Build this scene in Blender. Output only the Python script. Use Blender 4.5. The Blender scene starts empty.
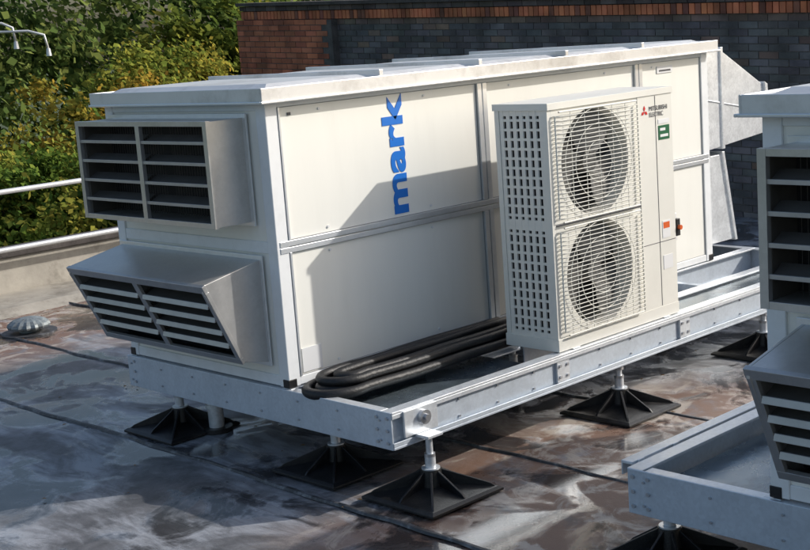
import bpy, math, random
import numpy as np
from mathutils import Vector, Matrix
random.seed(4); rng=np.random.default_rng(7)
S=bpy.context.scene; COL=S.collection
# ------------------------------------------------------------------ materials
def mat(name, base=(.5,.5,.5), rough=.5, metal=0.0, var=.0, vscale=8, bump=0.0, bscale=60, dirt=None, dscale=3, damt=.5, stretch=(1,1,1), rvar=0.0):
    m=bpy.data.materials.new(name); m.use_nodes=True
    nt=m.node_tree; N=nt.nodes; Lk=nt.links
    b=N['Principled BSDF']; b.inputs['Roughness'].default_value=rough; b.inputs['Metallic'].default_value=metal
    tc=N.new('ShaderNodeTexCoord'); mp=N.new('ShaderNodeMapping'); mp.inputs['Scale'].default_value=stretch
    Lk.new(tc.outputs['Object'],mp.inputs['Vector'])
    col=None
    n=N.new('ShaderNodeTexNoise'); n.inputs['Scale'].default_value=vscale; n.inputs['Detail'].default_value=5; n.inputs['Roughness'].default_value=.65
    Lk.new(mp.outputs[0],n.inputs['Vector'])
    r=N.new('ShaderNodeValToRGB'); r.color_ramp.elements[0].position=.3; r.color_ramp.elements[1].position=.7
    lo=[max(0,c*(1-var)) for c in base]; hi=[min(1,c*(1+var)) for c in base]
    r.color_ramp.elements[0].color=(*lo,1); r.color_ramp.elements[1].color=(*hi,1)
    Lk.new(n.outputs['Fac'],r.inputs[0]); col=r.outputs[0]
    if dirt:
        n2=N.new('ShaderNodeTexNoise'); n2.inputs['Scale'].default_value=dscale; n2.inputs['Detail'].default_value=6; n2.inputs['Roughness'].default_value=.7
        Lk.new(mp.outputs[0],n2.inputs['Vector'])
        r2=N.new('ShaderNodeValToRGB'); r2.color_ramp.elements[0].position=.5; r2.color_ramp.elements[1].position=.75
        r2.color_ramp.elements[0].color=(0,0,0,1); r2.color_ramp.elements[1].color=(damt,)*3+(1,)
        Lk.new(n2.outputs['Fac'],r2.inputs[0])
        mx=N.new('ShaderNodeMix'); mx.data_type='RGBA'; Lk.new(r2.outputs[0],mx.inputs[0]); Lk.new(col,mx.inputs[6]); mx.inputs[7].default_value=(*dirt,1)
        col=mx.outputs[2]
    Lk.new(col,b.inputs['Base Color'])
    if rvar:
        mr=N.new('ShaderNodeMapRange'); mr.inputs[1].default_value=.3; mr.inputs[2].default_value=.7; mr.inputs[3].default_value=rough-rvar; mr.inputs[4].default_value=rough+rvar
        Lk.new(n.outputs['Fac'],mr.inputs[0]); Lk.new(mr.outputs[0],b.inputs['Roughness'])
    if bump:
        n3=N.new('ShaderNodeTexNoise'); n3.inputs['Scale'].default_value=bscale; n3.inputs['Detail'].default_value=3
        Lk.new(mp.outputs[0],n3.inputs['Vector'])
        bp=N.new('ShaderNodeBump'); bp.inputs['Strength'].default_value=bump; bp.inputs['Distance'].default_value=.01
        Lk.new(n3.outputs['Fac'],bp.inputs['Height']); Lk.new(bp.outputs[0],b.inputs['Normal'])
    return m
def galv(name,base,rough=.42,metal=.75,amt=.06,sp_=.06):
    m=mat(name,base,rough,metal,var=amt,vscale=9,bump=.03,bscale=6,dirt=[c*.72 for c in base],dscale=3,damt=.35,rvar=.05)
    nt=m.node_tree;N=nt.nodes;Lk=nt.links;b=N['Principled BSDF']
    v=N.new('ShaderNodeTexVoronoi');v.inputs['Scale'].default_value=70
    tc=[x for x in N if x.bl_idname=='ShaderNodeTexCoord'][0];Lk.new(tc.outputs['Object'],v.inputs['Vector'])
    src=b.inputs['Base Color'].links[0].from_socket
    hs=N.new('ShaderNodeHueSaturation');Lk.new(src,hs.inputs['Color'])
    sp=N.new('ShaderNodeSeparateColor');Lk.new(v.outputs['Color'],sp.inputs[0])
    mr=N.new('ShaderNodeMapRange');mr.inputs[3].default_value=1-sp_;mr.inputs[4].default_value=1+sp_
    Lk.new(sp.outputs[0],mr.inputs[0]);Lk.new(mr.outputs[0],hs.inputs['Value']);Lk.new(hs.outputs[0],b.inputs['Base Color'])
    return m
M={}
M['panel']=mat('panel_cream',(.90,.885,.82),.33,0,var=.012,vscale=3,dirt=(.70,.68,.62),dscale=2.5,damt=.15,stretch=(3,3,.5),bump=.03,bscale=2)
M['white']=mat('frame_white',(.85,.865,.87),.38,0,var=.03,vscale=6,dirt=(.52,.52,.5),dscale=5,damt=.3)
M['alu']=mat('aluminium_profile',(.76,.78,.80),.34,.6,var=.06,vscale=10)
M['galv']=galv('galvanised_steel',(.74,.77,.80),.38,.5)
M['galvd']=galv('galvanised_duct',(.74,.76,.78),.4,.4,.10,.08)
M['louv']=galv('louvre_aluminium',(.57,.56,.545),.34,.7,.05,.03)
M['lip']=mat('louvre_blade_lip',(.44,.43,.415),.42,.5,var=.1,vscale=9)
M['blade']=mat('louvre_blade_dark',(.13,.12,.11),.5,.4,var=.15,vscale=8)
M['beam']=galv('galvanised_beam',(.60,.66,.73),.4,.4,.06,.05)
M['roofsheet']=mat('unit_roof_sheet',(.74,.74,.735),.36,.3,var=.05,vscale=4,dirt=(.36,.34,.31),dscale=2.5,damt=.75,bump=.04,bscale=5)
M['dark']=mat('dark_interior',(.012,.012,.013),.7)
M['black']=mat('black_rubber',(.012,.012,.013),.42,0,var=.3,vscale=20,bump=.15,bscale=120,dirt=(.06,.055,.05),dscale=6,damt=.75)
M['hose']=mat('black_pipe_insulation',(.011,.011,.012),.5,0,var=.3,vscale=15,bump=.25,bscale=90)
M['cond']=mat('condenser_cream',(.80,.785,.72),.38,0,var=.02,vscale=4,dirt=(.58,.56,.5),dscale=5,damt=.2)
M['condg']=mat('condenser_grille',(.74,.73,.67),.42)
M['fan']=mat('fan_grey',(.14,.14,.135),.5)
M['coil']=mat('coil_dark',(.06,.06,.061),.5,.2)
M['slot']=mat('slot_dark',(.02,.02,.022),.6)
M['blue']=mat('logo_blue',(.008,.17,.64),.4)
M['red']=mat('logo_red',(.6,.02,.02),.4)
M['green']=mat('label_green',(.01,.12,.05),.4)
M['lab']=mat('label_white',(.8,.8,.8),.4)
M['txt']=mat('print_grey',(.08,.08,.09),.5)
M['gask']=mat('panel_gasket',(.30,.30,.30),.6)
M['orange']=mat('switch_orange',(.7,.12,.02),.4)
M['plate']=mat('tray_sheet_steel',(.20,.25,.29),.25,.6,var=.2,vscale=5,dirt=(.04,.05,.055),dscale=3,damt=.95,rvar=.1)
M['brass']=mat('zinc_bolt',(.55,.56,.58),.35,.85)
M['rail']=mat('rail_galvanised',(.66,.67,.68),.4,.3,var=.08,vscale=10)
M['cowl']=mat('vent_cowl_weathered',(.22,.25,.26),.5,.2,var=.3,vscale=20,dirt=(.1,.09,.08),dscale=14,damt=.8)
M['bark']=mat('bark',(.07,.05,.035),.9,0,var=.3,vscale=12,bump=.5,bscale=25)
M['mortar']=mat('mortar',(.10,.095,.09),.95,0,var=.3,vscale=9,bump=.3,bscale=60)
M['copingdark']=mat('coping_dark',(.075,.065,.06),.85,0,var=.4,vscale=5,bump=.4,bscale=40)
M['upst']=mat('parapet_flashing',(.36,.33,.28),.7,0,var=.25,vscale=3,dirt=(.10,.085,.065),dscale=2.2,damt=1,bump=.2,bscale=20)
M['render']=mat('building_wall_brick',(.25,.16,.12),.9,0,var=.2,vscale=3)
M['grassy']=mat('ground_grass',(.06,.085,.03),.9,0,var=.4,vscale=.3,dirt=(.12,.11,.07),dscale=.15)
# ------------------------------------------------------------------ mesh builder
class MB:
    def __init__(s): s.v=[];s.f=[];s.m=[];s.ms=[];s.sm=[]
    def mi(s,m):
        if m not in s.ms: s.ms.append(m)
        return s.ms.index(m)
    def add(s,vs,fs,m,smooth=False):
        o=len(s.v); s.v+= [tuple(v) for v in vs]; k=s.mi(m)
        for f in fs: s.f.append([o+i for i in f]); s.m.append(k); s.sm.append(smooth)
    def box(s,x0,x1,y0,y1,z0,z1,m):
        if x0>x1:x0,x1=x1,x0
        if y0>y1:y0,y1=y1,y0
        if z0>z1:z0,z1=z1,z0
        v=[(x,y,z) for z in (z0,z1) for y in (y0,y1) for x in (x0,x1)]
        s.add(v,[(0,2,3,1),(4,5,7,6),(0,1,5,4),(2,6,7,3),(0,4,6,2),(1,3,7,5)],m)
    def prism(s,pts,ax,a,b,m):
        def P(p,t):
            l=list(p); l.insert(ax,t); return tuple(l)
        n=len(pts); v=[P(p,a) for p in pts]+[P(p,b) for p in pts]
        f=[tuple(range(n)),tuple(range(2*n-1,n-1,-1))]+[(i,(i+1)%n,(i+1)%n+n,i+n)[::-1] for i in range(n)]
        s.add(v,f,m)
    def cyl(s,p0,p1,r0,m,r1=None,n=16,cap=True):
        p0=Vector(p0);p1=Vector(p1); r1=r0 if r1 is None else r1
        d=(p1-p0).normalized(); a=d.orthogonal().normalized(); b=d.cross(a)
        v=[p0+(a*math.cos(t)+b*math.sin(t))*r0 for t in [2*math.pi*i/n for i in range(n)]]
        v+=[p1+(a*math.cos(t)+b*math.sin(t))*r1 for t in [2*math.pi*i/n for i in range(n)]]
        s.add(v,[(i,(i+1)%n,(i+1)%n+n,i+n) for i in range(n)],m,True)
        if cap:
            s.add(v[:n],[tuple(range(n-1,-1,-1))],m); s.add(v[n:],[tuple(range(n))],m)
    def tube(s,pts,r,m,n=10):
        pts=[Vector(p) for p in pts]; rings=[]; up=None
        for i,p in enumerate(pts):
            d=(pts[min(i+1,len(pts)-1)]-pts[max(i-1,0)]).normalized()
            a=(d.orthogonal() if up is None else (up-d*up.dot(d))).normalized(); up=a; b=d.cross(a)
            rr=r[i] if isinstance(r,(list,tuple)) else r
            rings.append([p+(a*math.cos(2*math.pi*k/n)+b*math.sin(2*math.pi*k/n))*rr for k in range(n)])
        v=[q for R in rings for q in R]; f=[]
        for i in range(len(pts)-1):
            for k in range(n): f.append((i*n+k,i*n+(k+1)%n,(i+1)*n+(k+1)%n,(i+1)*n+k))
        f+= [tuple(range(n-1,-1,-1)),tuple(range((len(pts)-1)*n,len(pts)*n))]
        s.add(v,f,m,True)
    def obj(s,name,parent=None,bevel=0,tf=None):
        me=bpy.data.meshes.new(name)
        v=s.v
        if tf: v=[tf(p) for p in v]
        me.from_pydata([tuple(p) for p in v],[],s.f); me.update()
        for m in s.ms: me.materials.append(M[m] if isinstance(m,str) else m)
        me.polygons.foreach_set('material_index',s.m); me.polygons.foreach_set('use_smooth',s.sm)
        import bmesh
        bm=bmesh.new();bm.from_mesh(me);bmesh.ops.recalc_face_normals(bm,faces=bm.faces);bm.to_mesh(me);bm.free()
        o=bpy.data.objects.new(name,me); COL.objects.link(o)
        if bevel:
            b=o.modifiers.new('b','BEVEL');b.width=bevel;b.segments=2;b.limit_method='ANGLE';b.angle_limit=math.radians(50);b.harden_normals=False
        if parent: o.parent=parent
        return o
def empty(name):
    e=bpy.data.objects.new(name,None); COL.objects.link(e); e.empty_display_size=.2; return e
def text(name,body,size,M4,m,parent,ext=.001,off=0.0,fit=None,sx=1):
    c=bpy.data.curves.new(name,'FONT'); c.body=body; c.size=size; c.extrude=ext; c.offset=off
    o=bpy.data.objects.new(name+'_t',c); COL.objects.link(o); bpy.context.view_layer.update()
    dg=bpy.context.evaluated_depsgraph_get(); me=bpy.data.meshes.new_from_object(o.evaluated_get(dg)); bpy.data.objects.remove(o)
    xs=[v.co.x for v in me.vertices]; k=1
    if fit: k=fit/(max(xs)-min(xs))
    x0=min(xs)
    for v in me.vertices: v.co.x=(v.co.x-x0)*k*sx
    me.materials.clear(); me.materials.append(M[m]); me.transform(M4)
    o=bpy.data.objects.new(name,me); COL.objects.link(o); o.parent=parent; return o
FZ=-.444
# ------------------------------------------------------------------ air handling unit
def ahu(name,tf,W,L,H,ldz=0.0,ly=0.0,logo=False):
    E=empty(name)
    b=MB()
    b.box(.012,L-.012,.012,W-.012,.01,H-.01,'panel')
    b.obj('casing_panels',E,0,tf)
    b=MB(); pw=.075
    zt=H
    zm=.715
    for x in (0,L-pw):
        for y in (0,W-pw):
            b.box(x,x+pw,y,y+pw,.004,zt,'white')
    for y0,y1 in ((0.003,.05),(W-.05,W-.003)):
        b.box(pw,L-pw,y0,y1,.006,.05,'white'); b.box(pw,L-pw,y0,y1,zt-.05,zt-.002,'white')
    for x0,x1 in ((0.003,.05),(L-.05,L-.003)):
        b.box(x0,x1,pw,W-pw,.006,.06,'white'); b.box(x0,x1,pw,W-pw,zt-.06,zt-.002,'white')
        b.box(x0,x1,pw,W-pw,zm-.03,zm+.03,'white')
    b.obj('casing_frame',E,.004,tf)
    b=MB()
    for y0,y1 in ((-.004,.05),(W-.05,W+.004)):
        b.box(.02,L-.02,y0,y1,zm-.030,zm-.003,'alu'); b.box(.02,L-.02,y0,y1,zm+.003,zm+.030,'alu')
        for px in (1.555,3.037):
            for z0,z1 in ((.05,zm-.032),(zm+.032,zt-.05)):
                b.box(px-.038,px-.004,y0,y1,z0,z1,'alu'); b.box(px+.004,px+.038,y0,y1,z0,z1,'alu')
        b.box(.078,.090,y0,y1,.05,zm-.03,'alu'); b.box(.078,.090,y0,y1,zm+.03,zt-.05,'alu')
        yg0,yg1=(.0085,.03) if y0<0 else (W-.03,W-.0085)
        for xa,xb in ((.0905,1.516),(1.594,2.998),(3.076,L-.076)):
            for za,zb_ in ((.0505,zm-.031),(zm+.031,zt-.0505)):
                for q in ((xa,xa+.003,za,zb_),(xb-.003,xb,za,zb_),(xa+.003,xb-.003,za,za+.003),(xa+.003,xb-.003,zb_-.003,zb_)):
                    b.box(q[0],q[1],yg0,yg1,q[2],q[3],'gask')
    b.obj('aluminium_profiles',E,.002,tf)
    b=MB()
    for y in (-.003,W-.045):
        b.box(-.004,.05,y,y+.048,.002,.045,'black')
    b.box(L-.05,L+.004,-.003,.045,.002,.045,'black')
    b.obj('corner_blocks',E,.003,tf)
    b=MB()
    b.box(-.045,L+.045,-.045,W+.045,zt+.003,zt+.044,'roofsheet')
    zr0,zr1=zt-.020,zt+.052
    b.box(-.055,L+.055,-.055,-.045,zr0,zr1,'roofsheet'); b.box(-.055,L+.055,W+.045,W+.055,zr0,zr1,'roofsheet')
    b.box(-.055,-.045,-.045,W+.045,zr0,zr1,'roofsheet'); b.box(L+.045,L+.055,-.045,W+.045,zr0,zr1,'roofsheet')
    b.box(-.068,L+.068,-.068,-.0555,zt-.024,zt-.012,'alu'); b.box(-.068,-.0555,-.055,W+.055,zt-.024,zt-.012,'alu')
    for k in range(5):
        x0=L*k/5+.03;x1=L*(k+1)/5-.03
        y0,y1=.02,W-.02; z0_,z1_=zt+.044,zt+.066; i_=.05
        v=[(x0,y0,z0_),(x1,y0,z0_),(x1,y1,z0_),(x0,y1,z0_),(x0+i_,y0+i_,z1_),(x1-i_,y0+i_,z1_),(x1-i_,y1-i_,z1_),(x0+i_,y1-i_,z1_)]
        b.add(v,[(4,5,6,7),(0,1,5,4),(1,2,6,5),(2,3,7,6),(3,0,4,7)],'roofsheet')
    for k in range(1,5):
        x=L*k/5
        b.box(x-.014,x+.014,-.03,W+.03,zt+.046,zt+.084,'roofsheet')
    b.obj('roof_cap',E,.003,tf)
    # upper louvre
    b=MB(); y0,y1=.17+ly,1.37+ly; z0,z1=.845+ldz,1.365+ldz; xf=-.225
    t=.018
    b.box(xf,0,y0,y0+t,z0,z1,'louv'); b.box(xf,0,y1-t,y1,z0,z1,'louv')
    b.box(xf,0,y0+t,y1-t,z1-t,z1-.001,'louv'); b.box(xf,0,y0+t,y1-t,z0+.001,z0+t,'louv')
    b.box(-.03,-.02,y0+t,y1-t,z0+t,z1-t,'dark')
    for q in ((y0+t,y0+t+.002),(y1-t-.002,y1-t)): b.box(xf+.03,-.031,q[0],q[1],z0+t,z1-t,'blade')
    ym=(y0+y1)/2
    fr=.028
    b.box(xf-.012,xf+.012,y0-.004,y0+fr,z0-.004,z1+.004,'louv'); b.box(xf-.012,xf+.012,y1-fr,y1+.004,z0-.004,z1+.004,'louv')
    b.box(xf-.012,xf+.012,ym-.018,ym+.018,z0+.02,z1-.02,'louv')
    b.box(xf-.011,xf+.012,y0+fr,y1-fr,z1-.022,z1+.004,'louv'); b.box(xf-.011,xf+.012,y0+fr,y1-fr,z0-.004,z0+.022,'louv')
    nz=4
    for k in range(1,nz+1):
        z=z0+ (z1-z0)*k/(nz+1)
        for a,c in ((y0+fr,ym-.018),(ym+.018,y1-fr)):
            b.box(xf-.006,xf+.004,a,c,z-.008,z+.008,'lip')
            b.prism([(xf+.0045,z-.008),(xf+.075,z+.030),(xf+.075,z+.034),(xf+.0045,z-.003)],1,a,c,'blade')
    for (a,c) in ((y0+fr,ym-.018),(ym+.018,y1-fr)):
        n=24
        for i in range(1,n):
            y=a+(c-a)*i/n
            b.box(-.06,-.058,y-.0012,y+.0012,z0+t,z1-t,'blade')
    b.box(-.012,-.001,y0-.025,y1+.02,z0-.022,z1+.02,'alu')
    b.obj('exhaust_louvre',E,.002,tf)
    # lower hood
    b=MB(); y0,y1=.14,1.40; xa=-.365
    prof=[(0,.655),(xa,.585),(xa,.545),(-.175,.175),(-.15,.155),(0,.125)]
    for a,c in ((y0,y0+.014),(y1-.014,y1)): b.prism(prof,1,a,c,'louv')
    b.prism([(0,.655),(xa,.585),(xa,.573),(0,.643)],1,y0+.014,y1-.014,'louv')
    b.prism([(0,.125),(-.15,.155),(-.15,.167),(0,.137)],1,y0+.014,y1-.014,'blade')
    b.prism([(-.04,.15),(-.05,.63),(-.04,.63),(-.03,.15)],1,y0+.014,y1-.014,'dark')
    P0=Vector((xa,.585));P1=Vector((-.17,.165)); d=(P1-P0); dn=d.normalized(); nn=Vector((dn.y,-dn.x))
    if nn.x>0: nn=-nn
    def slant(t0,t1,o0,o1,ya,yb,m):
        q=[P0+d*t0+nn*o0,P0+d*t1+nn*o0,P0+d*t1+nn*o1,P0+d*t0+nn*o1]
        b.prism([(p.x,p.y) for p in q],1,ya,yb,m)
    slant(0,.09,-.01,.012,y0-.006,y1+.006,'louv'); slant(.955,1.03,-.01,.010,y0-.004,y1+.004,'louv')
    slant(.09,.955,-.012,.010,y0-.004,y0+.03,'louv'); slant(.09,.955,-.012,.010,y1-.03,y1+.004,'louv')
    ym=(y0+y1)/2; slant(.09,.955,-.012,.008,ym-.022,ym+.022,'louv')
    nb=4
    for k in range(1,nb+1):
        t_=.09+.865*k/(nb+1)
        p=P0+d*t_
        for a,c in ((y0+.03,ym-.022),(ym+.022,y1-.03)):
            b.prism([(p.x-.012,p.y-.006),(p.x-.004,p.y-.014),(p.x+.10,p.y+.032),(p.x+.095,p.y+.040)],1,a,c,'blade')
            b.prism([(p.x-.016,p.y-.018),(p.x-.006,p.y-.018),(p.x+.008,p.y+.006),(p.x-.008,p.y+.008)],1,a+.001,c-.001,'lip')
    b.box(-.010,-.001,y0-.02,y1+.02,.105,.675,'alu')
    b.obj('intake_hood',E,.002,tf)
    if logo:
        R=Matrix(((0,-1,0,.925),(0,0,-1,.0105),(1,0,0,.765),(0,0,0,1)))
        text('brand_lettering','mark',.205,R,'blue',E,.0015,.0065,fit=.64)
        b=MB(); b.box(.105,.235,.006,.0105,.062,.185,'lab'); b.box(.145,.165,.006,.0105,1.36,1.375,'txt');b.box(3.25,3.42,.006,.0105,1.33,1.375,'lab')
        b.box(3.27,3.40,.0055,.0098,1.340,1.352,'txt')
        b.obj('data_stickers',E)
        b=MB()
        for x in (.35,1.1,1.8,2.7,3.2):
            for z in (.08,zm-.06,zm+.06,zt-.08): b.cyl((x,.012,z),(x,.006,z),.007,'lab',n=10)
        b.obj('panel_screws',E)
    return E
T1=lambda p:(p[0],p[1],p[2])
T2=lambda p:(p[0]-.01,-2.72-p[1],p[2])
W=1.44;L=3.82;H=1.4556
ahu('air_handling_unit',T1,W,L,H,0,0,True)
ahu('air_handling_unit.001',T2,W,L,H-.07,-.09,-.045,False)
def duct(name,tf):
    E=empty(name)
    b=MB()
    b.prism([(3.885,1.43),(4.14,1.43),(4.70,1.14),(4.74,.80),(3.885,.74)],1,.1,1.3,'galvd')
    b.box(3.825,3.88,.05,1.35,.70,1.445,'galvd')
    b.prism([(3.885,.69),(4.22,.69),(4.36,.06),(3.885,.06)],1,.16,1.24,'galvd')
    b.box(3.825,3.88,.1,1.3,.03,.69,'galvd')
    b.prism([(4.12,1.45),(4.15,1.45),(4.15,.74),(4.12,.74)],1,.085,1.315,'galvd')
    b.prism([(4.68,1.17),(4.72,1.15),(4.76,.79),(4.73,.79)],1,.08,1.32,'galvd')
    b.prism([(4.20,.71),(4.23,.71),(4.37,.05),(4.34,.05)],1,.145,1.255,'galvd')
    b.prism([(3.9,1.10),(4.66,.96),(4.66,.97),(3.9,1.11)],1,.094,1.306,'galvd')
    b.obj('duct_sections',E,.003,tf)
duct('air_duct',T1)
# ------------------------------------------------------------------ support frames
def ibeam_x(b,x0,x1,yo,s,m='beam'):
    zb=-.1825
    f=lambda a,c,z0,z1,mm=m: b.box(x0,x1,yo+s*a,yo+s*c,z0,z1,mm)
    f(0,.07,-.012,0,'galv'); f(0,.07,zb,zb+.012)
    f(.0,.006,-.034,-.0125,'galv'); f(.0,.006,zb+.0125,zb+.034)
    f(.022,.030,zb+.0125,-.0125)
def frame(name,tf,d,Lx,W):
    E=empty(name); zb=-.1825
    b=MB()
    ibeam_x(b,-.015,Lx,-d,1)
    ibeam_x(b,.0,Lx,W+.02,-1)
    ibeam_x(b,.0,Lx,.06,-1)
    ibeam_x(b,1.3,Lx,-.40,-1)
    for x,s in ((-.02,1),(Lx+.02,-1)):
        b.box(x,x+s*.008,-d+.004,W+.02,zb,-.001,'beam')
        b.box(x+s*.008,x+s*.06,-d+.08,W-.06,-.012,-.002,'galv'); b.box(x+s*.008,x+s*.06,-d+.08,W-.06,zb+.001,zb+.012,'beam')
    for x in (.85,1.7,2.6,3.4):
        b.box(x,x+.05,-d+.072,W-.06,-.15,-.09,'beam')
    b.obj('channels',E,.002,tf)
    b=MB()
    b.box(.01,1.23,-d+.073,-.01,-.088,-.083,'plate'); b.box(2.45,Lx-.02,-d+.073,-.475,-.03,-.024,'plate')
    b.obj('tray_plates',E,0,tf)
    b=MB()
    def bolt(x,y,z,ax,s=1,r=.008):
        p=[x,y,z];q=list(p);q[ax]+=s*.008
        b.cyl(p,q,r,'brass',n=6)
    for y in np.arange(-d+.08,W,.30):
        for dz in (-.045,-.14): bolt(-.02,y,dz,0,-1,.006)
    for y in (-d+.03,-d+.10,W-.05):
        for dz in (-.03,-.09,-.15): bolt(-.02,y,dz,0,-1,.009)
    for x in (.12,1.24,2.36,3.3):
        w=.05
        b.box(x-w,x+w,-d+.006,-d+.021,zb+.036,-.036,'galv')
        for dx in (-.03,.03):
            for dz in (-.06,-.12): bolt(x+dx,-d+.006,dz,1,-1,.009)
    for x in np.arange(.45,Lx,.28):
        bolt(x,-d+.021,-.05,1,-1,.006); bolt(x,-d+.021,-.135,1,-1,.006)
    b.obj('bolts_and_splices',E,0,tf)
    b=MB()
    b.box(.05,.27,-d-.012,-d-.001,-.135,-.01,'galv'); b.cyl((.17,-d-.012,-.06),(.17,-d-.035,-.06),.035,'brass',n=20); b.cyl((.17,-d-.035,-.06),(.17,-d-.05,-.06),.018,'brass',n=6)
    b.box(.12,.22,-d-.09,-d-.001,-.150,-.136,'galv')
    b.obj('corner_bracket',E,.002,tf)
    return E
frame('support_frame',T1,.7585,4.35,W)
frame('support_frame.001',lambda p:(p[0]-.01,-2.70-p[1],p[2]-.002),.60,4.35,W)
b=MB(); b.box(0.03,3.9,-2.085,-2.03,-.012,0.0,'galv'); b.box(0.03,3.9,-2.036,-2.03,-.06,-.012,'galv')
b.box(.3,.34,-2.094,-2.086,-.06,0.003,'galv'); b.box(.06,.10,-2.094,-2.086,-.09,.003,'galv')
b.obj('cable_tray_rail',None,.002)
def foot(x,y,top,r=.24,name='rubber_foot'):
    E=empty(name)
    b=MB(); z=FZ+.004
    q=[(-1,-1),(1,-1),(1,1),(-1,1)]
    v=[(x+a*r,y+c*r,z) for a,c in q]+[(x+a*r,y+c*r,z+.012) for a,c in q]+[(x+a*r*.93,y+c*r*.93,z+.022) for a,c in q]+[(x+a*.07,y+c*.07,z+.050) for a,c in q]
    f=[(3,2,1,0)]
    for k in range(3):
        for i in range(4): f.append((k*4+i,k*4+(i+1)%4,(k+1)*4+(i+1)%4,(k+1)*4+i))
    f.append((12,13,14,15)); b.add(v,f,'black')
    for k in range(8):
        a=k*math.pi/4; l=r*(1.28 if k%2 else .93); c,s_=math.cos(a),math.sin(a); tx,ty=-s_*.006,c*.006
        vs=[]
        for sg in (1,-1):
            vs+= [(x+c*.03+tx*sg,y+s_*.03+ty*sg,z+.03),(x+c*l+tx*sg,y+s_*l+ty*sg,z+.018),(x+c*l*.9+tx*sg,y+s_*l*.9+ty*sg,z+.040),(x+c*.05+tx*sg,y+s_*.05+ty*sg,z+.125)]
        b.add(vs,[(0,1,2,3),(7,6,5,4),(0,4,5,1),(1,5,6,2),(2,6,7,3),(3,7,4,0)],'black')
    b.cyl((x,y,z+.03),(x,y,z+.13),.062,'black',.05,n=16)
    b.obj('base_plate',E,.002)
    b=MB()
    b.cyl((x,y,z+.13),(x,y,z+.136),.045,'galv',n=20)
    b.cyl((x,y,z+.12),(x,y,top),.017,'galv'); b.cyl((x,y,z+.137),(x,y,z+.19),.026,'galv'); b.cyl((x,y,top-.02),(x,y,top-.004),.03,'brass',n=6); b.cyl((x,y,z+.19),(x,y,z+.205),.03,'brass',n=6)
    b.obj('threaded_leg',E)
zb=-.1825
foot(.17,-.80,-.137)
foot(.17,-.12,zb,.24); foot(.13,1.20,zb,.24)
foot(1.74,-.73,zb); foot(3.25,-.73,zb); foot(1.74,1.3,zb); foot(3.4,1.3,zb); foot(1.8,.1,zb); foot(3.3,.1,zb)
foot(.2,-2.13,-.14,.22); foot(2.0,-2.13,zb); foot(.2,-3.6,zb)
b=MB(); b.cyl((.22,.98,FZ),(.22,.98,-.19),.045,'galvd'); b.cyl((.22,.98,FZ+.004),(.22,.98,FZ+.03),.09,'black'); b.cyl((.22,.98,-.3),(.22,.98,-.28),.055,'galvd'); b.obj('drain_pipe')
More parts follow.
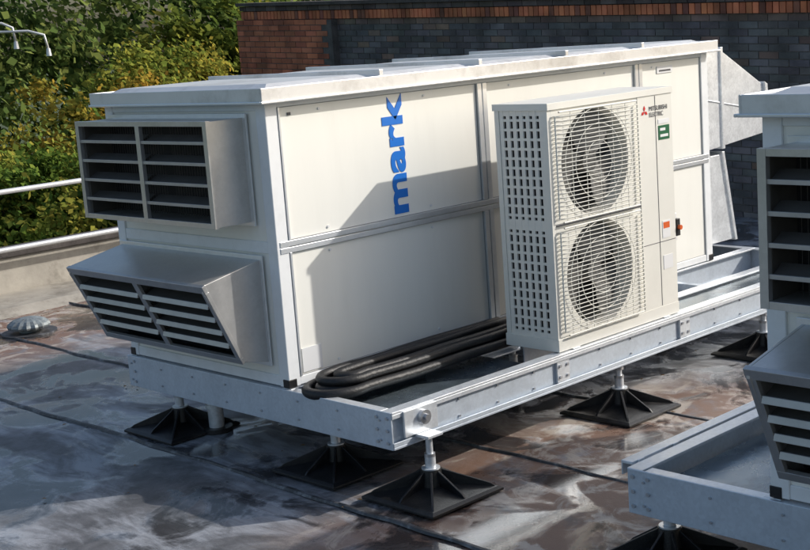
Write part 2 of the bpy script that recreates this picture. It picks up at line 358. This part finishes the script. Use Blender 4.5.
# ------------------------------------------------------------------ condenser
def condenser():
    E=empty('heat_pump_outdoor_unit')
    x0,x1=1.24,2.33; yf,yb=-.7285,-.3685; z0,z1=.035,1.31
    xs=2.01
    b=MB()
    b.box(x0+.03,x1-.01,yb,yb+.012,z0,z1-.03,'coil')
    b.box(x0+.03,x1,yf+.21,yb,z0+.03,z1-.03,'coil')
    b.obj('coil_block',E)
    b=MB()
    b.box(x0-.004,x1+.004,yf-.006,yb+.006,z0-.03,z0+.035,'cond')
    b.box(x0-.006,x1+.006,yf-.010,yb+.008,z1-.035,z1,'cond')
    for x,y in ((x0,yf),(x0,yb-.03),):
        b.box(x,x+.03,y,y+.03,z0+.035,z1-.035,'cond')
    b.box(xs,x1,yf-.004,yb,z0+.035,z1-.035,'cond')
    b.box(xs+.16,xs+.165,yf-.0055,yf-.004,z0+.04,z1-.04,'txt')
    b.box(xs+.01,x1-.005,yf-.0055,yf-.003,.44,.444,'txt')
    b.obj('cabinet',E,.006)
    b=MB()
    zc=[(z0+.035+ (z1-z0-.07)*.25),(z0+.035+(z1-z0-.07)*.75)]
    hh=(z1-z0-.07)/4*2
    xa,xb=x0+.03,xs; xc=(xa+xb)/2-.015
    R=.288; n=64
    for c in zc:
        vo=[];vi=[];vd=[]
        for k in range(n):
            a=2*math.pi*k/n+math.pi/4
            ca,sa=math.cos(a),math.sin(a)
            vi.append((xc+R*ca,yf,c+R*sa)); vd.append((xc+R*.97*ca,yf+.12,c+R*.97*sa))
            tx=((xb if ca>0 else xa)-xc)/ca if abs(ca)>1e-9 else 1e9
            tz=((hh/2) if sa>0 else (-hh/2))/sa if abs(sa)>1e-9 else 1e9
            t=min(tx,tz); vo.append((xc+ca*t,yf,c+sa*t))
        b.add(vo+vi,[(k,(k+1)%n,(k+1)%n+n,k+n) for k in range(n)],'cond')
        b.add(vi+vd,[(k,(k+1)%n,(k+1)%n+n,k+n) for k in range(n)],'cond',True)
        b.add(vd,[tuple(range(n))],'coil')
        for sx,ex in ((1,xb),(-1,xa)):
            for sz in (1,-1):
                ks=[v for v in vo if abs(v[0]-ex)<1e-6 and (v[2]-c)*sz>0]; kt=[v for v in vo if abs(v[2]-(c+sz*hh/2))<1e-6 and (v[0]-xc)*sx>0]
                if ks and kt:
                    p=max(ks,key=lambda v:abs(v[2]-c)); q=max(kt,key=lambda v:abs(v[0]-xc))
                    b.add([p,q,(ex,yf,c+sz*hh/2)],[(0,1,2)],'cond')
        b.cyl((xc,yf+.04,c),(xc,yf+.11,c),.06,'fan',n=24)
        for k in range(3):
            a0=k*2*math.pi/3+.4
            vs=[];m_=8
            for i in range(m_+1):
                aa=a0+i/m_*1.45
                for rr,dy in ((.055,0),(.16,0),(.265,0)):
                    vs.append((xc+rr*math.cos(aa+rr*1.2),yf+.045+.06*i/m_,c+rr*math.sin(aa+rr*1.2)))
            fs=[]
            for i in range(m_):
                for j in range(2): fs.append((i*3+j,i*3+j+1,i*3+j+4,i*3+j+3))
            b.add(vs,fs,'fan',True)
    b.box(xa,xb,yf-.004,yf-.001,(zc[0]+zc[1])/2-.004,(zc[0]+zc[1])/2+.004,'txt')
    b.obj('fan_fronts',E)
    b=MB()
    for c in zc:
        gx0,gx1=xa+.012,xb-.022; gz=hh/2-.015
        def rod(p,q,r=.0035,m='condg',nn=6): b.cyl(p,q,r,m,n=nn,cap=False)
        y=yf-.028
        for z in (c-gz,c+gz): rod((gx0+.02,y,z),(gx1-.02,y,z),.005)
        for x in (gx0,gx1): rod((x,y+.01,c-gz+.02),(x,y+.01,c+gz-.02),.005)
        nr=26
        for k in range(1,nr):
            z=c-gz+2*gz*k/nr
            pts=[(gx0,yf-.002,z),(gx0+.008,y,z),(gx0+.03,y-.004,z),(gx1-.03,y-.004,z),(gx1-.008,y,z),(gx1,yf-.002,z)]
            b.tube(pts,.0024,'condg',6)
        for k in range(1,6):
            x=gx0+(gx1-gx0)*k/6
            rod((x,y+.004,c-gz),(x,y+.004,c+gz),.0020)
        for rr in (.285,.20,.11):
            pts=[(xc+rr*math.cos(t),y+.003,c+rr*math.sin(t)) for t in np.linspace(0,2*math.pi,41)]
            b.tube(pts,.0020,'condg',6)
    b.obj('fan_grilles',E)
    b=MB()
    b.box(x0+.026,x0+.03,yf+.03,yb-.03,z0+.035,z1-.035,'slot')
    for w0 in np.linspace(yf+.045,yb-.045,7):
        b.box(x0+.004,x0+.016,w0-.0125,w0+.0125,z0+.035,z1-.035,'cond')
    nk=24
    for k in range(0,nk+1):
        z=z0+.035+(z1-z0-.07)*k/nk
        hgt=.007
        if k in (0,nk//2,nk): hgt=.028
        b.box(x0+.005,x0+.015,yf+.03,yb-.03,z-hgt,z+hgt,'cond')
    b.obj('side_grille',E,.001)
    b=MB(); yl=yf-.0062
    def rh(cx,cz,s,ang):
        c,s_=math.cos(ang),math.sin(ang)
        pts=[(0,0),(s*.5,s*.29),(s,0),(s*.5,-s*.29)]
        pts=[(cx+p[0]*c-p[1]*s_,yl,cz+p[0]*s_+p[1]*c) for p in pts]
        b.add(pts,[(0,1,2,3)],'red')
    lx,lz=xs+.06,1.19
    for a in (90,210,330): rh(lx,lz,.034,math.radians(a))
    b.box(xs+.185,xs+.29,yl,yf-.003,1.02,1.10,'green'); b.box(xs+.20,xs+.275,yl-.001,yf-.003,1.035,1.05,'lab')
    b.box(xs+.20,xs+.25,yl-.001,yf-.003,1.07,1.085,'lab')
    b.box(xs+.185,xs+.29,yl,yf-.003,1.11,1.135,'lab')
    b.box(xs+.19,xs+.265,yl,yf-.003,.46,.56,'lab'); b.box(xs+.198,xs+.258,yl-.001,yf-.003,.515,.55,'orange')
    b.box(xs+.19,xs+.28,yl,yf-.003,.28,.36,'lab')
    b.obj('labels',E)
    Rt=lambda x,z:Matrix(((1,0,0,x),(0,0,-1,yl),(0,1,0,z),(0,0,0,1)))
    text('maker_lettering','MITSUBISHI',.036,Rt(lx+.045,lz),'txt',E,.0005,fit=.17)
    text('maker_lettering_2','ELECTRIC',.036,Rt(lx+.045,lz-.034),'txt',E,.0005,fit=.13)
    b=MB(); b.box(x1+.006,x1+.05,yf+.02,yf+.10,.42,.58,'lab'); b.box(x1+.010,x1+.046,yf-.005,yf+.0195,.45,.55,'black'); b.cyl((x1+.03,yf-.005,.5),(x1+.03,yf-.022,.5),.014,'orange')
    b.tube([(x1+.03,yf+.05,.42),(x1+.035,yf+.05,.25),(x1+.02,yf+.08,.08)],.012,'black',8)
    b.obj('isolator_switch',E,.003)
    b=MB(); b.box(x0+.1,x0+.16,-.745,-.02,.003,.006,'galv'); b.box(x1-.16,x1-.1,-.745,-.02,.0035,.006,'galv'); b.obj('mounting_rails',E)
condenser()
# refrigerant pipes : flat bundle along the casing with a U bend at the near corner
b=MB()
def arcpath(off,zz,rr,cx=.20,k=.02):
    pts=[]
    for x in np.linspace(1.5,cx+.06,12): pts.append((x,-.045-off+.005*math.sin(x*5+off*30),zz+.004*math.sin(x*7+off*50)))
    yc=-.045-off-rr
    for a in np.linspace(90,270,14): pts.append((cx+rr*1.25*math.cos(math.radians(a)),yc+rr*math.sin(math.radians(a)),zz-.003))
    for x in np.linspace(cx+.06,1.5,12): pts.append((x,yc-rr+k*(x-cx)+.005*math.sin(x*6),zz-.003+.003*math.sin(x*9)))
    return pts
b.tube(arcpath(.0,.008,.145,.17,.01),.027,'hose',12)
b.tube(arcpath(.057,.010,.088,.17,.01),.027,'hose',12)
b.tube(arcpath(.114,.010,.030,.20,.01),.025,'hose',12)
b.tube(arcpath(.028,.054,.117,.22,.01),.024,'hose',12)
b.tube(arcpath(.085,.056,.058,.25,.01),.024,'hose',12)
b.obj('insulated_refrigerant_pipes')
# ------------------------------------------------------------------ roof deck
def roof_mat():
    m=bpy.data.materials.new('roof_felt'); m.use_nodes=True; nt=m.node_tree;N=nt.nodes;K=nt.links;b=N['Principled BSDF']
    tc=N.new('ShaderNodeTexCoord')
    def noise(sc,det=8,ro=.6,st=(1,1,1),dist=0,off=(0,0,0)):
        mp=N.new('ShaderNodeMapping');mp.inputs['Scale'].default_value=st;mp.inputs['Location'].default_value=off;K.new(tc.outputs['Object'],mp.inputs[0])
        n=N.new('ShaderNodeTexNoise');n.inputs['Scale'].default_value=sc;n.inputs['Detail'].default_value=det;n.inputs['Roughness'].default_value=ro;n.inputs['Distortion'].default_value=dist
        K.new(mp.outputs[0],n.inputs['Vector']);return n.outputs['Fac']
    def ramp(src,a,c,v0=0,v1=1):
        r=N.new('ShaderNodeMapRange');r.interpolation_type='SMOOTHSTEP';r.inputs[1].default_value=a;r.inputs[2].default_value=c;r.inputs[3].default_value=v0;r.inputs[4].default_value=v1;K.new(src,r.inputs[0]);return r.outputs[0]
    def mul(a,c,op='MULTIPLY'):
        x=N.new('ShaderNodeMath');x.operation=op
        for i,q in enumerate((a,c)):
            if isinstance(q,(int,float)): x.inputs[i].default_value=q
            else: K.new(q,x.inputs[i])
        return x.outputs[0]
    def mix(f,a,c):
        x=N.new('ShaderNodeMix');x.data_type='RGBA';K.new(f,x.inputs[0])
        for i,q in ((6,a),(7,c)):
            if isinstance(q,tuple): x.inputs[i].default_value=(*q,1)
            else: K.new(q,x.inputs[i])
        return x.outputs[2]
    def blob(cx,cy,rx,ry):
        mp=N.new('ShaderNodeMapping');mp.inputs['Location'].default_value=(-cx/rx,-cy/ry,0);mp.inputs['Scale'].default_value=(1/rx,1/ry,0);K.new(tc.outputs['Object'],mp.inputs[0])
        l=N.new('ShaderNodeVectorMath');l.operation='LENGTH';K.new(mp.outputs[0],l.inputs[0]);return ramp(l.outputs['Value'],.45,1.0,1,0)
    fine=noise(140,3,.7); mid=noise(6,8,.7,dist=.4)
    c=mix(ramp(mid,.3,.7),(.075,.076,.080),(.16,.16,.17))
    pale=noise(1.3,9,.62,(1.2,.7,1),.7,(3.1,1.7,0)); pstreak=noise(9,8,.7,(1,.22,1),1.0,(7,2,0))
    pm=mul(ramp(pale,.43,.58),ramp(pstreak,.36,.58,.25,1))
    c=mix(mul(pm,.85),c,(.40,.415,.45))
    bn=noise(2.2,8,.65,(1,1,1),.6,(11,5,0))
    bl=mul(blob(1.0,-1.3,2.4,1.35),blob(1.4,4.9,3.2,1.7),'MAXIMUM')
    bm=mul(ramp(bn,.33,.53),mul(bl,.95))
    c=mix(bm,c,(.22,.13,.09))
    b2=noise(3.4,9,.7,(1,1,1),1.2,(21,9,0)); c=mix(mul(mul(ramp(b2,.50,.60),bl),.85),c,(.50,.44,.38))
    b3=noise(1.9,8,.6,(1,1,1),.8,(5,19,0)); c=mix(mul(ramp(b3,.50,.58),.82),c,(.028,.027,.029))
    sp=noise(55,4,.8); c=mix(mul(ramp(sp,.66,.73),.35),c,(.32,.32,.32))
    K.new(c,b.inputs['Base Color'])
    wet=ramp(b3,.45,.54); r0=mul(wet,-.46); rr=mul(r0,.55,'ADD'); rr2=mul(ramp(fine,.3,.7,-.04,.06),rr,'ADD')
    K.new(rr2,b.inputs['Roughness'])
    dry=mul(ramp(b3,.45,.54,1,.06),.45)
    bp=N.new('ShaderNodeBump');K.new(dry,bp.inputs['Strength']);bp.inputs['Distance'].default_value=.006
    h=mul(mul(fine,.5),mul(mid,1.2),'ADD'); K.new(h,bp.inputs['Height']);K.new(bp.outputs[0],b.inputs['Normal'])
    return m
M['felt']=roof_mat()
nx,ny=90,90; xs_=np.linspace(-8,8.3,nx); ys_=np.linspace(-10,6.1,ny)
X,Y=np.meshgrid(xs_,ys_); Z=FZ+.004*np.sin(X*1.7+Y*.6)+.003*np.sin(Y*2.3-X)-.004
vs=np.stack([X.ravel(),Y.ravel(),Z.ravel()],1)
fs=[(j*nx+i,j*nx+i+1,(j+1)*nx+i+1,(j+1)*nx+i) for j in range(ny-1) for i in range(nx-1)]
b=MB(); b.add(vs.tolist(),fs,'felt',True); b.obj('flat_roof')
M['lap']=mat('felt_lap',(.05,.051,.055),.5,0,var=.5,vscale=6,dirt=(.34,.35,.37),dscale=9,damt=.8,bump=.3,bscale=90)
for sx,w in ((-.17,.03),(.83,.018),(1.83,.018),(-2.15,.018)):
    b=MB(); v=[];f=[];yy=np.linspace(-9,6,260)
    for i,y in enumerate(yy):
        o=.018*math.sin(y*1.3+sx)+.007*math.sin(y*5.1)+.004*math.sin(y*17+sx*9); ww=w*(1+.3*math.sin(y*11+sx)*math.sin(y*3.7))
        v+= [(sx+o-ww/2,y,FZ-.003),(sx+o-ww/4,y,FZ+.009),(sx+o+ww/4,y,FZ+.010),(sx+o+ww/2+.004,y,FZ-.003)]
        if i:
            k=i*4
            for j in range(3): f.append((k-4+j,k-3+j,k+1+j,k+j))
    b.add(v,f,'lap'); b.obj('felt_seam')
b=MB(); r9=random.Random(8)
M['litter']=mat('dry_leaf',(.22,.13,.05),.8,0,var=.4,vscale=4)
for k in range(260):
    if k<170: x,y=r9.uniform(-2.6,3.5),r9.uniform(-3.6,4.8)
    else: x,y=r9.uniform(-.8,3),r9.uniform(3.9,5.3)
    s=r9.uniform(.006,.020); a=r9.uniform(0,6.28); z=FZ+.004
    c,s_=math.cos(a)*s,math.sin(a)*s
    b.add([(x-c,y-s_,z),(x+s_*.5,y-c*.5,z+s*.3),(x+c,y+s_,z+s*.1),(x-s_*.5,y+c*.5,z+s*.35)],[(0,1,2,3)],'litter')
b.obj('fallen_leaves')
b=MB(); b.box(-8.02,8.5,-10.02,6.4,-7,FZ-.05,'render'); b.obj('building')
b=MB(); b.prism([(6.1,FZ-.02),(6.13,-.18),(6.13,-.06),(6.42,-.06),(6.42,-.6),(6.1,-.6)],0,-8,8.2,'upst')
b.box(-8,8.2,6.10,6.46,-.058,.0,'copingdark'); b.prism([(5.35,FZ-.01),(5.5,FZ+.05),(6.1,FZ+.07),(6.1,FZ-.02)],0,-8,8.2,'upst')
b.obj('roof_parapet',None,.01)
E=empty('guard_rail'); b=MB()
for z in (.56,.04): 
    b.tube([(x,5.95,z) for x in np.linspace(-8,8,12)],.024,'rail',12)
for x in (-5.5,-3,-.6,4.0,6.2):
    b.cyl((x,5.95,FZ),(x,5.95,.56),.024,'rail'); b.cyl((x,5.95,FZ+.05),(x,5.95,FZ+.09),.07,'rail'); b.cyl((x,5.95,.53),(x,5.95,.6),.032,'rail')
b.obj('rails_and_posts',E)
E=empty('roof_vent'); b=MB()
vx,vy=1.02,4.60
b.cyl((vx,vy,FZ-.01),(vx,vy,FZ+.06),.08,'cowl',n=24)
b.cyl((vx,vy,FZ-.01),(vx,vy,FZ+.008),.22,'lap',n=28)
prof=[(.16,.045),(.165,.06),(.155,.08),(.12,.105),(.06,.122),(.0,.128)]
n=32; v=[];f=[]
for r,z in prof:
    for k in range(n): 
        rr=r*(1+(.05 if k%2 else -.05)); v.append((vx+rr*math.cos(2*math.pi*k/n),vy+rr*math.sin(2*math.pi*k/n),FZ+z))
for i in range(len(prof)-1):
    for k in range(n): f.append((i*n+k,i*n+(k+1)%n,(i+1)*n+(k+1)%n,(i+1)*n+k))
b.add(v,f,'cowl'); b.obj('cowl',E)
# ------------------------------------------------------------------ brick wall
def color_attr_mat(name,rough,transl=0.0,bump=0):
    m=bpy.data.materials.new(name);m.use_nodes=True;N=m.node_tree.nodes;K=m.node_tree.links;b=N['Principled BSDF']
    a=N.new('ShaderNodeAttribute');a.attribute_name='Col'
    b.inputs['Roughness'].default_value=rough
    if bump:
        tc=N.new('ShaderNodeTexCoord');n=N.new('ShaderNodeTexNoise');n.inputs['Scale'].default_value=25;n.inputs['Detail'].default_value=6;K.new(tc.outputs['Object'],n.inputs['Vector'])
        bp=N.new('ShaderNodeBump');bp.inputs['Strength'].default_value=bump;bp.inputs['Distance'].default_value=.01;K.new(n.outputs['Fac'],bp.inputs['Height']);K.new(bp.outputs[0],b.inputs['Normal'])
        n2=N.new('ShaderNodeTexNoise');n2.inputs['Scale'].default_value=3;n2.inputs['Detail'].default_value=8;K.new(tc.outputs['Object'],n2.inputs['Vector'])
        mr=N.new('ShaderNodeMapRange');mr.inputs[1].default_value=.3;mr.inputs[2].default_value=.7;mr.inputs[3].default_value=.55;mr.inputs[4].default_value=1.35;K.new(n2.outputs['Fac'],mr.inputs[0])
        h=N.new('ShaderNodeHueSaturation');K.new(a.outputs['Color'],h.inputs['Color']);K.new(mr.outputs[0],h.inputs['Value']);K.new(h.outputs[0],b.inputs['Base Color'])
    else: K.new(a.outputs['Color'],b.inputs['Base Color'])
    if transl:
        t=N.new('ShaderNodeBsdfTranslucent');K.new(a.outputs['Color'],t.inputs['Color']);mx=N.new('ShaderNodeMixShader');mx.inputs[0].default_value=transl
        d=N.new('ShaderNodeBsdfDiffuse');K.new(a.outputs['Color'],d.inputs['Color'])
        K.new(d.outputs[0],mx.inputs[1]);K.new(t.outputs[0],mx.inputs[2]);K.new(mx.outputs[0],N['Material Output'].inputs[0])
        N.remove(b)
    return m
M['brick']=color_attr_mat('brickwork',.85,0,.5)
E=empty('brick_wall')
bv=[];bf=[];bc=[]
SL=.047
def zline(y): return 1.60+SL*(y-1.56)
def brick(x0,x1,y0,y1,dz0,dz1,c):
    o=len(bv)
    for dz in (dz0,dz1):
        for y in (y0,y1):
            for x in (x0,x1): bv.append((x,y,zline(y)+dz))
    for q in [(0,2,3,1),(4,5,7,6),(0,1,5,4),(2,6,7,3),(0,4,6,2),(1,3,7,5)]:
        bf.append([o+i for i in q]); bc.append(c)
XW=8.0; YL=10.5; YR=-9
def jit(c,s=.25):
    k=1+random.uniform(-s,s); return tuple(max(0,q*k*(1+random.uniform(-.06,.06))) for q in c)+(1,)
y=YR
while y<YL-.07:
    brick(XW-.03,XW+.2,y+.004,y+.067,.004,.112,jit((.50,.17,.08) if random.random()<.85 else (.22,.09,.06),.3)); y+=.075
y=YR
while y<YL:
    brick(XW-.045,XW+.22,y+.004,min(y+.221,YL),.122,.185,jit((.095,.08,.075),.4)); y+=.225
for r in range(0,30):
    zt_=-.006-r*.075; y=YR-(.1125 if r%2 else 0)
    while y<YL:
        y1=min(y+.215,YL)
        if y1-y>.03:
            red = y>8.45
            c=(.42,.14,.075) if red else (.12,.118,.12)
            if (not red) and random.random()<.08: c=(.17,.12,.095)
            if (not red) and r<1: c=(.16,.12,.10)
            xx=XW-(.12 if red else 0)+random.uniform(-.003,.003)
            brick(xx,XW+.2,y,y1,zt_-.065,zt_,jit(c,.3))
        y+=.225
me=bpy.data.meshes.new('bricks');me.from_pydata(bv,[],bf);me.update()
ca=me.color_attributes.new('Col','FLOAT_COLOR','CORNER')
ca.data.foreach_set('color',np.repeat(np.array(bc,dtype=np.float32),4,axis=0).ravel())
me.materials.append(M['brick']);o=bpy.data.objects.new('bricks',me);COL.objects.link(o);o.parent=E
b=MB()
def sl(x0,x1,y0,y1,d0,d1,m):
    b.add([(x,y,zline(y)+d) for d in (d0,d1) for y in (y0,y1) for x in (x0,x1)],[(0,2,3,1),(4,5,7,6),(0,1,5,4),(2,6,7,3),(0,4,6,2),(1,3,7,5)],m)
sl(XW+.008,XW+.19,YR,YL-.01,-2.6,.15,'mortar'); sl(XW-.112,XW+.007,8.46,YL-.01,-2.6,-.008,'mortar'); sl(XW-.09,XW+.26,YR,YL+.03,.19,.235,'copingdark')
b.obj('mortar_core',E)
# ------------------------------------------------------------------ trees
M['leaf']=color_attr_mat('leaves',.6,.3)
def leaves(name,parent,centers,n,leaf,pal,seed,clr=.42,nclump=160):
    r=np.random.default_rng(seed)
    V=[];C=[]
    tot=sum(c[3]*c[4]+c[3]*c[5] for c in centers)
    for (cx,cy,cz,rx,ry,rz) in centers:
        share=(rx*ry+rx*rz)/tot; nn=int(n*share); nc=max(20,int(nclump*share*1.0))
        d=r.normal(size=(nc,3));d/=np.linalg.norm(d,axis=1)[:,None]
        rad=1-np.abs(r.normal(size=nc))*.22; rad=np.clip(rad*(1+.12*r.normal(size=nc)),.15,1.15)
        cc=d*rad[:,None]*np.array([rx,ry,rz])+np.array([cx,cy,cz])
        tone=r.random(nc); mixc=r.random(nc)
        k=r.integers(0,nc,nn); size=(clr*(.5+.9*r.random(nc)))[k]
        off=r.normal(size=(nn,3))*size[:,None]*np.array([.62,.62,.42])
        P=cc[k]+off
        nrm=r.normal(size=(nn,3))*.7+np.array([.5,-.6,.7])+d[k]*.5; nrm/=np.linalg.norm(nrm,axis=1)[:,None]
        t=np.cross(nrm,r.normal(size=(nn,3)));t/=np.linalg.norm(t,axis=1)[:,None];u=np.cross(nrm,t)
        ls=leaf*(.6+.8*r.random(nn))[:,None]
        q=np.stack([P-t*ls*.55,P+u*ls*.36+nrm*ls*.05,P+t*ls*.55,P-u*ls*.36+nrm*ls*.05],1)
        V.append(q.reshape(-1,3))
        pal_=np.array(pal); 
        w=np.clip(tone[k]*.75+r.random(nn)*.35-.05,0,.999)*(len(pal)-1)
        i0=w.astype(int);fr=(w-i0)[:,None]
        col=pal_[i0]*(1-fr)+pal_[np.minimum(i0+1,len(pal)-1)]*fr
        col=col*(.7+.5*r.random(nn))[:,None]*(.8+.4*mixc[k])[:,None]
        C.append(col)
    V=np.concatenate(V);C=np.concatenate(C);nf=len(C)
    me=bpy.data.meshes.new(name);me.vertices.add(nf*4);me.vertices.foreach_set('co',V.astype(np.float32).ravel())
    me.loops.add(nf*4);me.loops.foreach_set('vertex_index',np.arange(nf*4,dtype=np.int32))
    me.polygons.add(nf);me.polygons.foreach_set('loop_start',np.arange(0,nf*4,4,dtype=np.int32))
    me.update(calc_edges=True)
    ca=me.color_attributes.new('Col','FLOAT_COLOR','CORNER')
    c4=np.concatenate([C,np.ones((nf,1))],1).astype(np.float32);ca.data.foreach_set('color',np.repeat(c4,4,axis=0).ravel())
    me.materials.append(M['leaf']);o=bpy.data.objects.new(name,me);COL.objects.link(o)
    if parent:o.parent=parent
    return o
def tree(x,y,zc,rx,rz,n,leaf,pal,seed,name,lobes=5,clr=.42,ncl=170):
    E=empty(name) ; r=random.Random(seed)
    cs=[(x,y,zc,rx*.75,rx*.75,rz*.8)]
    for k in range(lobes):
        a=k*2*math.pi/lobes+r.random(); q=rx*.5
        cs.append((x+q*math.cos(a),y+q*math.sin(a),zc+r.uniform(-.35,.45)*rz,rx*r.uniform(.4,.55),rx*r.uniform(.4,.55),rz*r.uniform(.4,.6)))
    leaves('crown',E,cs,n,leaf,pal,seed,clr,nclump=ncl)
    b=MB(); b.tube([(x,y,-7),(x+.05,y,-5),(x-.05,y+.05,-3),(x,y,zc-.5),(x,y,zc+rz*.6)],[.28,.23,.19,.13,.03],'bark',10)
    for c in cs[1:]:
        z0=zc-rz*.8+r.random()*.5
        b.tube([(x,y,z0),((x*1.2+c[0]*.8)/2,(y*1.2+c[1]*.8)/2,(z0+c[2])/2-.1),(c[0],c[1],c[2]+.2)],[.10,.06,.02],'bark',7)
    b.obj('trunk_and_limbs',E); return E
autumn=[(.08,.13,.03),(.14,.19,.035),(.22,.24,.045),(.34,.29,.05),(.42,.30,.05),(.40,.22,.04)]
yg=[(.07,.12,.03),(.12,.19,.035),(.19,.26,.045),(.28,.30,.055),(.40,.33,.06)]
green=[(.055,.095,.03),(.085,.14,.038),(.12,.18,.05),(.17,.22,.06),(.23,.26,.07)]
tree(4.3,11.2,-1.2,2.5,2.1,80000,.085,yg,3,'maple_tree',6,.30,420)
tree(8.6,14.2,-.4,3.0,2.5,80000,.095,autumn,5,'maple_tree',6,.32,420)
tree(1.0,15.5,-2.0,3.0,2.6,25000,.16,green,9,'maple_tree',6,.45,200)
tree(12.6,16.5,.6,2.8,2.4,25000,.16,autumn[:4],12,'maple_tree',6,.45,200)
bk=[]
rr=random.Random(2)
for (x,y) in ((5,30),(9,28),(13,27.5),(17,26),(21,24),(25,20),(29,15),(32,9),(34,2),(0,33),(-5,34)):
    bk.append((x+rr.uniform(-1,1),y+rr.uniform(-1,1),rr.uniform(-.5,1.0),3.8,3.8,rr.uniform(4.8,6.0)))
    bk.append((x*1.12+1+rr.uniform(-1,1),y*1.12+1.5+rr.uniform(-1,1),rr.uniform(0,1.5),4,4,rr.uniform(5.5,6.5)))
    bk.append((x+rr.uniform(-2,2),y+rr.uniform(-2,2),-5,3.6,3.6,3.0))
leaves('distant_trees',None,bk,230000,.23,green,31,.75,nclump=2600)
b=MB(); b.add([(-600,-600,-7.0),(600,-600,-7.0),(600,600,-7.0),(-600,600,-7.0)],[(0,1,2,3)],'grassy'); b.obj('ground')
E=empty('street_lamp'); b=MB()
lx,ly=6.1,15.6
b.tube([(lx,ly,-7),(lx,ly,-3),(lx,ly,2.0)],[.09,.07,.05],'rail',12)
for (dx,dy,zt_) in ((.75,-.55,2.30),(1.15,-.85,2.15)):
    pts=[(lx,ly,1.9+.0),(lx+dx*.15,ly+dy*.15,zt_-.08),(lx+dx*.4,ly+dy*.4,zt_),(lx+dx*.8,ly+dy*.8,zt_-.02),(lx+dx*.97,ly+dy*.97,zt_-.1),(lx+dx,ly+dy,zt_-.34)]
    b.tube(pts,.022,'rail',8)
    b.cyl((lx+dx,ly+dy,zt_-.32),(lx+dx,ly+dy,zt_-.44),.03,'rail',.045)
b.obj('mast_and_arms',E)
# ------------------------------------------------------------------ light
sd=Vector((1.4,-1.0,.97)).normalized()
w=bpy.data.worlds.new('World');S.world=w;w.use_nodes=True;N=w.node_tree.nodes;K=w.node_tree.links
sky=N.new('ShaderNodeTexSky');sky.sky_type='NISHITA';sky.sun_disc=False;sky.sun_elevation=math.asin(sd.z);sky.sun_rotation=math.atan2(sd.x,sd.y)
sky.air_density=1.2;sky.dust_density=3.5;sky.ozone_density=2.0
bg=N['Background'];K.new(sky.outputs[0],bg.inputs[0]);bg.inputs[1].default_value=.15
l=bpy.data.lights.new('sun','SUN');l.energy=3.5;l.angle=math.radians(.6);l.color=(1,.96,.90)
o=bpy.data.objects.new('sun',l);COL.objects.link(o);o.rotation_euler=sd.to_track_quat('Z','Y').to_euler();o.location=sd*20
# ------------------------------------------------------------------ camera
cam=bpy.data.cameras.new('camera');co=bpy.data.objects.new('camera',cam);COL.objects.link(co);S.camera=co
yw,pt,rl=.8106,.1822,-.0737
F=Vector((math.cos(yw)*math.cos(pt),math.sin(yw)*math.cos(pt),-math.sin(pt)));R=Vector((math.sin(yw),-math.cos(yw),0));U=R.cross(F)
R2=R*math.cos(rl)+U*math.sin(rl);U2=-R*math.sin(rl)+U*math.cos(rl)
mw=Matrix((( R2.x,U2.x,-F.x,-4.0489),(R2.y,U2.y,-F.y,-5.1582),(R2.z,U2.z,-F.z,1.7423),(0,0,0,1)))
co.matrix_world=mw
cam.sensor_fit='HORIZONTAL';cam.sensor_width=36;cam.lens=1338.6/810*36;cam.clip_end=2000;cam.clip_start=.05
S.view_settings.view_transform='Standard';S.view_settings.look='None';S.view_settings.exposure=0
